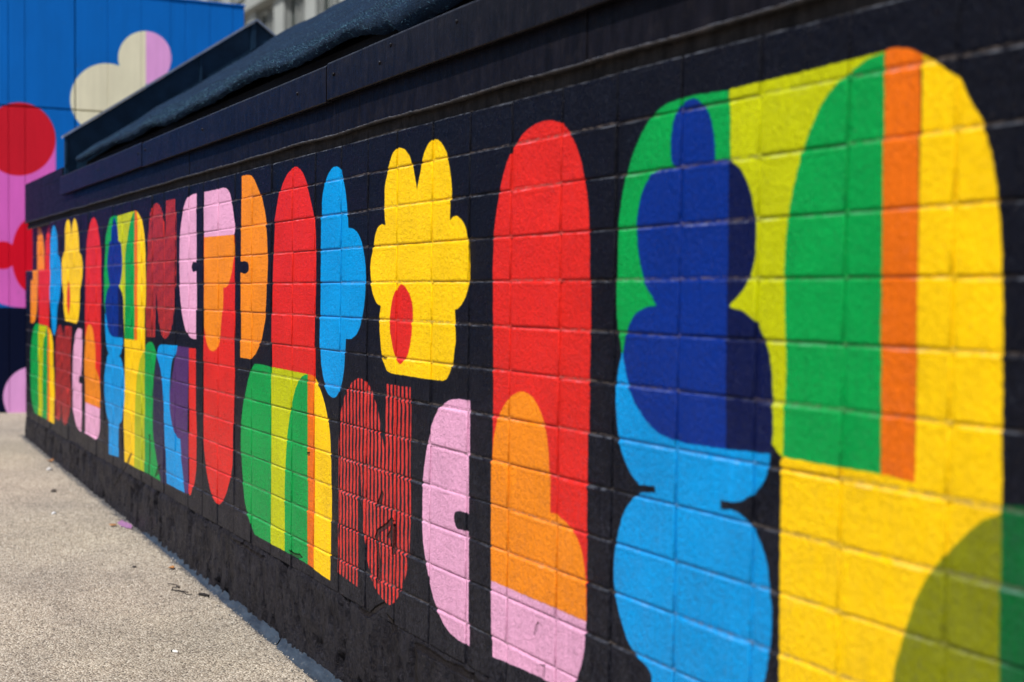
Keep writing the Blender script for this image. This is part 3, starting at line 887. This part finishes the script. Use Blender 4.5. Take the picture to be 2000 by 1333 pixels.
# fascia boards along the top, with nail heads
FASC = [(-1.06, .935, .000), (.945, 3.165, -.004), (3.172, 5.35, .001), (5.356, XR, -.002)]
for a, b, dz in FASC:
    bm = bmesh.new()
    nseg = int((b - a) / .05)
    # section: drip, face, rounded nosing
    sec = [(-.012, .1305), (-.029, .1295), (-.031, .132), (-.0315, .185), (-.0312, .2315), (-.0295, .2355), (-.0255, .2382), (.012, .2390)]
    ringp = None
    for s in range(nseg + 1):
        x = a + (b - a) * s / nseg
        wy = .0022 * mnoise.noise(Vector((x * 1.7, a, 3))) + .0007 * mnoise.noise(Vector((x * 12, a, 9)))
        wz = .0026 * mnoise.noise(Vector((x * 1.1, a, 7))) + dz
        ring = [bm.verts.new((x, y + wy, z + wz)) for y, z in sec]
        if ringp:
            for k in range(len(sec) - 1):
                bm.faces.new((ringp[k], ring[k], ring[k + 1], ringp[k + 1]))
        else:
            bm.faces.new(ring)
        ringp = ring
    bm.faces.new(ringp[::-1])
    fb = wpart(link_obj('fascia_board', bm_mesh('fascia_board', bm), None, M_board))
    for xx, zz in ((2.93, .186), (3.225, .196), (3.55, .178), (3.62, .213), (3.99, .204), (4.33, .215), (1.9, .19), (1.0, .20), (.88, .19), (0.0, .19), (4.9, .2), (5.3, .19), (5.41, .18)):
        if a < xx < b:
            bm = bmesh.new()
            bmesh.ops.create_uvsphere(bm, u_segments=8, v_segments=5, radius=.0055)
            for v in bm.verts:
                v.co.y *= .55
                v.co += Vector((xx, -.0325, zz + dz))
            nl = link_obj('nail', bm_mesh('nail', bm, True), None, M_board)
            nl.parent = fb

# ------------------------------------------------------------------ shed roof behind the wall
def felt_material():
    nt = NT('black_felt')
    p = nt.pos()
    a = nt.noise(p, 420, 3, .7)
    c = nt.noise(nt.scaled(p, (5, 26, 26)), 1.0, 4, .55)
    col = nt.mix(nt.ramp(a.outputs[0], .42, .72), (.002, .007, .018), (.012, .040, .098))
    col = nt.mix(1.0, col, nt.ramp(c.outputs[0], .3, .7, (.7, .7, .7, 1), (1.3, 1.3, 1.3, 1)), 'MULTIPLY')
    nt.base(col)
    nt.rough(.9)
    nt.bsdf.inputs['Specular IOR Level'].default_value = .1
    nt.bsdf.inputs['Sheen Weight'].default_value = .035
    nt.bsdf.inputs['Sheen Roughness'].default_value = .5
    nt.bsdf.inputs['Sheen Tint'].default_value = (.55, .72, .9, 1)
    b = nt.noise(p, 300, 4, .7)
    nt.normal(nt.bump(b.outputs[0], 1.0, .006))
    return nt.mat


M_felt = felt_material()
M_fibre = simple_material('felt_fibre', (.050, .110, .165), .8, .5, 60, 0)
next(n for n in M_fibre.node_tree.nodes if n.type == 'BSDF_PRINCIPLED').inputs['Specular IOR Level'].default_value = .05
M_flash = simple_material('dark_blue_sheet_metal', (.009, .026, .054), .42, .3, 9, .15, .003)
M_vcap = simple_material('weathered_verge_cap', (.17, .20, .27), .45, .3, 9, .15, .003)
M_deck = simple_material('dark_roof_deck', (.008, .009, .012), .8)
SLOPE = 0.7020
roof = empty('shed_roof', (0, .2, gz(0)), 'low gabled shed roof with dark blue sheet metal verge behind the wall', 'roof')
RT = Matrix.Translation((0, -.2, -gz(0)))


def rpart(o):
    o.parent = roof
    o.matrix_parent_inverse = RT
    return o


RIDGE_Y = 1.16
def slope_prism(name, x0, x1, y0, y1, zf, thick, mat):
    bm = bmesh.new()
    v = []
    for x in (x0, x1):
        for y in (y0, y1):
            z = zf + SLOPE * (RIDGE_Y - abs(y - RIDGE_Y))
            v.append(bm.verts.new((x, y, z)))
            v.append(bm.verts.new((x, y, z - thick)))
    f = [(0, 1, 3, 2), (4, 6, 7, 5), (0, 4, 5, 1), (2, 3, 7, 6), (0, 2, 6, 4), (1, 5, 7, 3)]
    for q in f:
        bm.faces.new([v[k] for k in q])
    return rpart(link_obj(name, bm_mesh(name, bm), None, mat))


slope_prism('roof_slope', -1.05, XR, .12, RIDGE_Y - .001, .250, .04, M_deck)
slope_prism('roof_slope', -1.05, XR, RIDGE_Y + .001, 2.28, .262, .05, M_deck)
# verge upstand at the far gable and its folded cap
vf = slope_prism('verge_board', -1.10, -1.078, .0, RIDGE_Y - .001, .475, .34, M_flash)
vb = slope_prism('verge_board', -1.10, -1.078, RIDGE_Y + .001, 2.30, .475, .34, M_flash)
slope_prism('verge_cap', -1.112, -1.055, -.012, RIDGE_Y - .001, .4905, .0145, M_vcap)
slope_prism('verge_cap', -1.112, -1.055, RIDGE_Y + .001, 2.31, .4905, .0145, M_vcap)
slope_prism('verge_rib', -1.0775, -1.062, RIDGE_Y - .035, RIDGE_Y - .003, .474, .165, M_flash)
slope_prism('verge_rib', -1.0775, -1.066, RIDGE_Y - .36, RIDGE_Y - .345, .474, .165, M_flash)
slope_prism('verge_rib', -1.0775, -1.060, .0, .012, .474, .165, M_flash)
# gable wall under the roof so that it does not float
bm = bmesh.new()
g0 = gz(-1)
pts = [(.27, g0 - .05), (2.26, g0 - .05), (2.26, .262 + SLOPE * (RIDGE_Y - (2.26 - RIDGE_Y)) - .052), (RIDGE_Y, .262 + SLOPE * RIDGE_Y - .052), (.27, .262 + SLOPE * .27 - .052)]
fr = [bm.verts.new((-1.04, y, z)) for y, z in pts]
bk = [bm.verts.new((-.94, y, z)) for y, z in pts]
bm.faces.new(fr); bm.faces.new(bk[::-1])
for k in range(5):
    bm.faces.new((fr[k], fr[(k + 1) % 5], bk[(k + 1) % 5], bk[k]))
rpart(link_obj('gable_wall', bm_mesh('gable_wall', bm), None, M_black))
rpart(box_obj('rear_wall', -.93, XR, 2.16, 2.26, gz(8) - .05, .262 + SLOPE * .05, M_black))

# black felt laid over the slope, its lower edge rolled and bunched behind the fascia
felt = empty('felt_cover', (2.5, .3, .45), 'fuzzy black felt sheet draped over the shed roof with a bunched lower edge', 'cover')
FT = Matrix.Translation((-2.5, -.3, -.45))


def felt_pt(x, s):
    """s: 0 at the ridge .. 1 at the lower hem"""
    k = min(1.0, s / .93)
    y = 1.20 - k * 1.13
    n = mnoise.noise(Vector((x * 2.1, y * 3, 4)))
    n2 = mnoise.noise(Vector((x * 9, y * 9, 8)))
    fold = mnoise.noise(Vector((x * 1.3 + y * .8, y * 5.5, 20)))
    z = .312 + SLOPE * (y if y < RIDGE_Y else 2 * RIDGE_Y - y) + .016 * n + .007 * n2 + .018 * fold
    amp = .006 + .004 * (.5 + .5 * math.sin(x * 3.1)) + .008 * max(0, mnoise.noise(Vector((x * 2.3, 0, 0)))) + .034 * math.exp(-((x - 3.55) / .24) ** 2) + .026 * max(0, min(1, (x - 3.6) / .8))
    hump = math.exp(-((k - .93) / .055) ** 2)
    z += amp * hump * (.9 + .5 * n2 + .6 * mnoise.noise(Vector((x * 6.5, s * 9, 3))) + .35 * mnoise.noise(Vector((x * 19, s * 25, 13))))
    y -= .45 * amp * hump
    if s > .93:                                        # rolled under, bunched
        q = (s - .93) / .07
        r = .011 + .62 * amp * (1 + .6 * mnoise.noise(Vector((x * 5, 2, 6))))
        th = q * 3.5
        y += -1.15 * r * math.sin(th) + .010 * n2
        z += r * (math.cos(th) - 1) - .006 * q + .006 * mnoise.noise(Vector((x * 24, q * 4, 31)))
    return x, y, z


xs = np.linspace(-1.03, XR, 470)
ss = np.concatenate([np.linspace(0, .78, 40), np.linspace(.79, .93, 20), np.linspace(.932, 1, 22)])
vs = [felt_pt(x, s) for s in ss for x in xs]
fs = []
nx = len(xs)
for a in range(len(ss) - 1):
    for b in range(nx - 1):
        q = a * nx + b
        fs.append((q, q + nx, q + nx + 1, q + 1))
o = link_obj('felt_sheet', mesh_from('felt_sheet', vs, fs, True), None, M_felt)
o.parent = felt; o.matrix_parent_inverse = FT
# loose fibres standing off the felt
vs, fs = [], []
fr_ = random.Random(3)
for k in range(26000):
    x = fr_.uniform(.6, 5.0) if k % 3 else fr_.uniform(-1.0, 5.2)
    s = 1 - abs(fr_.gauss(0, .13)) if k % 4 else fr_.uniform(.2, 1)
    if s < .05:
        continue
    px, py, pz = felt_pt(x, min(s, .995))
    L = fr_.uniform(.004, .012)
    d = Vector((fr_.gauss(0, .6), -.55 + fr_.gauss(0, .5), .6 + fr_.gauss(0, .4))).normalized() * L
    w = Vector((fr_.gauss(0, 1), fr_.gauss(0, 1), fr_.gauss(0, 1))).normalized() * .0009
    b = len(vs)
    c = Vector((px, py, pz))
    vs += [c - w, c + w, c + d]
    fs.append((b, b + 1, b + 2))
o = link_obj('fibre', mesh_from('fibre', vs, fs), None, M_fibre)
o.parent = felt; o.matrix_parent_inverse = FT
o['kind'] = 'stuff'

# ------------------------------------------------------------------ blue mural building at the end
FROT = math.atan2(0.9928, 0.1199)
fac = empty('mural_building', (-3.9802, .1146, -1.4135), 'blue concrete building painted with a cream and pink flower and red discs', 'building', None, FROT)


def facade_material(name, dark=1.0):
    nt = NT(name)
    tc = nt.n('TexCoord'); tc.object = fac
    p = tc.outputs['Object']
    sx = nt.n('SeparateXYZ'); nt.l(p, sx.inputs[0])
    u = nt.math('DIVIDE', nt.math('SUBTRACT', sx.outputs[0], fsheet.x0), fsheet.W)
    v = nt.math('DIVIDE', nt.math('SUBTRACT', sx.outputs[2], fsheet.z0), fsheet.H)
    cx = nt.n('CombineXYZ'); nt.l(u, cx.inputs[0]); nt.l(v, cx.inputs[1])
    im = nt.n('TexImage', image=facade_img, interpolation='Cubic', extension='EXTEND')
    nt.l(cx.outputs[0], im.inputs[0])
    col = im.outputs[0]
    a = nt.noise(nt.scaled(p, (2.5, 2.5, 1.2)), 1.0, 5, .6)
    col = nt.mix(1.0, col, nt.ramp(a.outputs[0], .3, .7, (.88, .88, .88, 1), (1.06, 1.06, 1.06, 1)), 'MULTIPLY')
    st = nt.noise(nt.scaled(p, (30, 30, 1.5)), 1.0, 4, .6)
    col = nt.mix(1.0, col, nt.ramp(st.outputs[0], .3, .7, (.93, .93, .93, 1), (1.03, 1.03, 1.03, 1)), 'MULTIPLY')
    sp = nt.noise(p, 9, 5, .6)
    col = nt.mix(nt.math('MULTIPLY', nt.ramp(sp.outputs[0], .66, .76), .35), col, (.03, .05, .09))
    col = nt.mix(1.0, col, (dark, dark, dark), 'MULTIPLY')
    nt.base(col)
    nt.rough(.62)
    nt.bsdf.inputs['Specular IOR Level'].default_value = 0.1
    b = nt.noise(p, 60, 4)
    nt.normal(nt.bump(b.outputs[0], .35, .004))
    return nt.mat


M_fac = facade_material('facade_paint')
M_joint = facade_material('facade_paint_in_joint', .8)
FTOP = 3.42
box = bmesh.new()
add_box(box, -9.5, 1.8405, .03, 7.0, -.15, FTOP - .02)
o = link_obj('wall', bm_mesh('wall', box), fac, M_joint)
GR = [-9.5, -8.3, -7.1, -5.9, -4.7, -3.5, -2.6, -1.9, -1.35, -.95, -.55, -.25, -.022, .101, .480, .733, .996, 1.231, 1.356, 1.555, 1.748, 1.844]
WIDE = {.480: .005, -.022: .002, 1.748: .002, .101: .002}
for a, b in zip(GR[:-1], GR[1:]):
    ga, gb = WIDE.get(a, .0011), WIDE.get(b, .0011)
    for z0, z1 in ((-.15, 2.443), (2.457, FTOP)):
        box_obj('panel', a + ga, b - gb, random.uniform(-.0015, .0015), .0301, z0, z1, M_fac, fac, .0022, 1)
box_obj('coping', -9.5, 1.852, -.008, 7.0, FTOP + .0005, FTOP + .014, M_fac, fac, .003, 1)

# ------------------------------------------------------------------ pale stone building far behind
M_stone = simple_material('pale_stone', (.225, .24, .235), .8, .12, 1.2, .2, .02)
M_glass = NT('window_glass')
M_glass.base((.022, .030, .028)); M_glass.rough(.15)
M_glass = M_glass.mat
FY = 14.0
fb_z = 8.6
far = empty('stone_building', (-36, FY, gz(-36)), 'pale grey stone building with tall narrow windows far behind the roof', 'building')
FBT = Matrix.Translation((36, -FY, -gz(-36)))


def fpart(o, par=None):
    o.parent = par or far
    if par is None:
        o.matrix_parent_inverse = FBT
    return o


gnd = gz(-36)
fpart(box_obj('wall', -60, -14, FY + .25, FY + 14, gnd - .2, 19.5, M_stone))
# bays: pairs of tall windows between broad piers; a projecting course at every storey
bay = 3.20
k0 = -39.30 - 6 * bay
storeys = [(gnd + .6, gnd + 2.7), (3.35, 6.25), (7.30, 10.20), (11.45, 14.2)]
for kb in range(14):
    c0 = k0 + kb * bay
    fpart(box_obj('pier', c0 + 1.22 + .46, c0 + bay - .46, FY - .10, FY + .249, gnd - .2, 17.6, M_stone, None, .03))
    for z0, z1 in storeys:
        for c in (c0, c0 + 1.22):
            bmw = bmesh.new()
            for q in ((c - .40, c - .32, z0, z1), (c + .32, c + .40, z0, z1), (c - .40, c + .40, z1 + .001, z1 + .1), (c - .46, c + .46, z0 - .1, z0 - .001)):
                add_box(bmw, q[0], q[1], FY + .10, FY + .249, q[2], q[3])
            fr = fpart(link_obj('window', bm_mesh('window', bmw), None, M_stone))
            bmw = bmesh.new()
            add_box(bmw, c - .318, c + .318, FY + .19, FY + .2485, z0, z1)
            pn = link_obj('pane', bm_mesh('pane', bmw), None, M_glass)
            pn.parent = fr
for z in (2.55, 6.6, 10.42, 14.6):
    fpart(box_obj('string_course', -60, -14, FY - .34, FY + .248, z, z + .42, M_stone, None, .05))
fpart(box_obj('cornice', -60.3, -13.7, FY - .55, FY + .2, 17.6, 18.4, M_stone, None, .1))

# ------------------------------------------------------------------ litter at the foot of the wall
def leaf(name, x, y, size, rot, col, label, curl):
    bm = bmesh.new()
    rows = 7
    prev = None
    for k in range(rows):
        t = k / (rows - 1)
        w = size * .34 * math.sin(math.pi * (t * .92 + .05)) ** .8
        yy = (t - .5) * size
        zc = curl * (2 * t - 1) ** 2 * size
        row = [bm.verts.new((-w, yy, zc + .25 * w)), bm.verts.new((0, yy, zc)), bm.verts.new((w, yy, zc + .3 * w))]
        if prev:
            for q in range(2):
                bm.faces.new((prev[q], prev[q + 1], row[q + 1], row[q]))
        prev = row
    st = [bm.verts.new((-.0006, -.5 * size, curl * size)), bm.verts.new((.0006, -.5 * size, curl * size)), bm.verts.new((.001, -.78 * size, curl * size + .003))]
    bm.faces.new(st)
    me = bm_mesh(name, bm, True)
    o = link_obj(name, me, None, simple_material('dry_leaf', col, .7, .3, 90, .3, .002))
    sol = o.modifiers.new('thick', 'SOLIDIFY'); sol.thickness = .0006
    o.location = (x, y, gz(x) + .004)
    o.rotation_euler = (0, .1, rot)
    return tag(o, label, 'leaf', 'dry leaves at the foot of the wall')


leaf('leaf', 1.62, -.075, .036, .9, (.30, .13, .04), 'dry orange brown leaf on the paving below the red pointed shape', .18)
leaf('leaf', .70, -.105, .040, -.9, (.33, .15, .05), 'thin tan leaf lying beside the purple paint spot', .1)
leaf('leaf', -1.33, -.045, .045, .4, (.26, .11, .03), 'brown leaf heap against the plinth near the far end', .3)

# cigarette end
cig = empty('cigarette_butt', (2.69, -.343, gz(2.69)), 'white cigarette butt alone on the bare paving', 'cigarette', None, .55)
bm = bmesh.new()
bmesh.ops.create_cone(bm, cap_ends=True, segments=12, radius1=.0042, radius2=.0040, depth=.021, matrix=Matrix.Translation((.004, 0, .0042)) @ Matrix.Rotation(math.pi / 2, 4, 'Y'))
link_obj('paper', bm_mesh('paper', bm, True), cig, simple_material('cigarette_paper', (.72, .70, .66), .7, .1, 200, .2, .001))
bm = bmesh.new()
bmesh.ops.create_cone(bm, cap_ends=True, segments=10, radius1=.0036, radius2=.0042, depth=.006, matrix=Matrix.Translation((-.0098, 0, .0042)) @ Matrix.Rotation(math.pi / 2, 4, 'Y'))
link_obj('burnt_tip', bm_mesh('burnt_tip', bm, True), cig, simple_material('ash', (.03, .028, .026), .9))


def tube(name, pts, r, mat, parent=None):
    vs, fs = [], []
    n = 6
    for i, q in enumerate(pts):
        a = Vector(pts[max(0, i - 1)]); b = Vector(pts[min(len(pts) - 1, i + 1)])
        d = (b - a).normalized()
        s = d.cross(Vector((0, 0, 1))).normalized(); u = s.cross(d)
        for k in range(n):
            th = 2 * math.pi * k / n
            vs.append(Vector(q) + s * r * math.cos(th) + u * r * math.sin(th))
    for i in range(len(pts) - 1):
        for k in range(n):
            a, b = i * n + k, i * n + (k + 1) % n
            fs.append((a, b, b + n, a + n))
    fs.append(tuple(range(n))[::-1]); fs.append(tuple(range((len(pts) - 1) * n, len(pts) * n)))
    return link_obj(name, mesh_from(name, vs, fs, True), parent, mat)


M_twig = simple_material('dark_twig', (.022, .02, .02), .8)
TW = [((1.855, -.150), (1.885, -.128), (1.91, -.118), (1.93, -.128), (1.918, -.146), (1.94, -.158), (1.99, -.128), (2.02, -.112)),
      ((1.975, -.152), (2.0, -.128), (2.03, -.125), (2.055, -.105))]
tl = ['thin dark crooked twig on the paving near the wall', 'short dark twig tangled beside the longer crooked one']
for pts, lb in zip(TW, tl):
    pp = []
    for i in range(len(pts) - 1):
        for q in range(4):
            t = q / 4
            x = pts[i][0] * (1 - t) + pts[i + 1][0] * t
            y = pts[i][1] * (1 - t) + pts[i + 1][1] * t
            pp.append((x, y, gz(x) + .004 + .002 * math.sin(i * 2.2 + t * 3)))
    tag(tube('twig', pp, .0016, M_twig), lb, 'twig', 'twigs on the paving')
tag(tube('bark_scrap', [(2.055, -.085, gz(2.05) + .006), (2.075, -.073, gz(2.07) + .008), (2.10, -.062, gz(2.1) + .006)], .005, M_twig), 'black bark scrap lying next to the twigs by the wall', 'bark')


def pebble(x, y, r, col, label):
    bm = bmesh.new()
    bmesh.ops.create_icosphere(bm, subdivisions=2, radius=r)
    for v in bm.verts:
        v.co *= 1 + .35 * mnoise.noise(v.co * (1.3 / r) + Vector((x * 7, y * 9, 1)))
        v.co.z *= .6
    o = link_obj('stone_chip', bm_mesh('stone_chip', bm, True), None, simple_material('chip', col, .85))
    o.location = (x, y, gz(x) + r * .35)
    return tag(o, label, 'stone', 'stone chips on the paving')


pebble(1.53, -.20, .0085, (.05, .045, .045), 'dark stone chip on the open paving left of the twigs')
pebble(-1.02, -.10, .016, (.46, .45, .45), 'pale chip beside the brown leaf near the far end of the wall')
pebble(-.30, -.20, .016, (.07, .06, .055), 'dark brown clod on the paving before the striped letters')
pebble(.30, -.30, .011, (.50, .51, .54), 'pale chip by itself far along the paving')

# purple paint dribbled on the paving
bm = bmesh.new()
ring = []
ctr = bm.verts.new((0, 0, .0022))
for k in range(40):
    th = 2 * math.pi * k / 40
    r = 1 + .38 * mnoise.noise(Vector((math.cos(th) * 2.2, math.sin(th) * 2.2, 6)))
    ring.append(bm.verts.new((.09 * r * math.cos(th), .026 * r * math.sin(th), .0010)))
for k in range(40):
    bm.faces.new((ctr, ring[k], ring[(k + 1) % 40]))
nt = NT('purple_paint')
p = nt.pos()
a = nt.noise(p, 160, 3, .6)
nt.base(nt.mix(nt.ramp(a.outputs[0], .50, .66), (.25, .09, .27), (.36, .30, .29)))
nt.rough(.6)
o = link_obj('paint_spot', bm_mesh('paint_spot', bm, True), None, nt.mat)
o.location = (.70, -.052, gz(.70) + .0035)
o.rotation_euler = (0, 0.0236, 0)
tag(o, 'faded purple paint spot spilled on the paving against the wall', 'paint')

# grit, paint flakes and crumbs gathered along the foot of the wall
gr_ = random.Random(21)
vs, fs = [], []
for k in range(2600):
    x = gr_.uniform(-2.4, 4.6)
    y = -.012 - abs(gr_.gauss(0, .05)) - (.035 if x > 1.6 else .012) * gr_.random()
    if gr_.random() < .25:
        y = -gr_.uniform(.05, 1.2)
    r = abs(gr_.gauss(.0018, .0013)) + .0007
    b = len(vs)
    c = Vector((x, y, gz(x) + r * .6))
    for d in ((1, 0, 0), (-.3, .9, 0), (-.5, -.8, .1), (.1, .1, .9)):
        vs.append(c + Vector(d) * r * gr_.uniform(.6, 1.3))
    fs += [(b, b + 1, b + 3), (b + 1, b + 2, b + 3), (b + 2, b, b + 3), (b, b + 2, b + 1)]
nt = NT('mixed_grit')
oi = nt.noise(nt.pos(), 75, 1)
nt.base(nt.ramp(oi.outputs[0], .38, .62, (.03, .03, .035, 1), (.42, .38, .33, 1)))
nt.rough(.9)
o = link_obj('grit', mesh_from('grit', vs, fs), None, nt.mat)
o['kind'] = 'stuff'
o['label'] = 'fine grit and paint crumbs gathered along the foot of the wall'
o['category'] = 'grit'
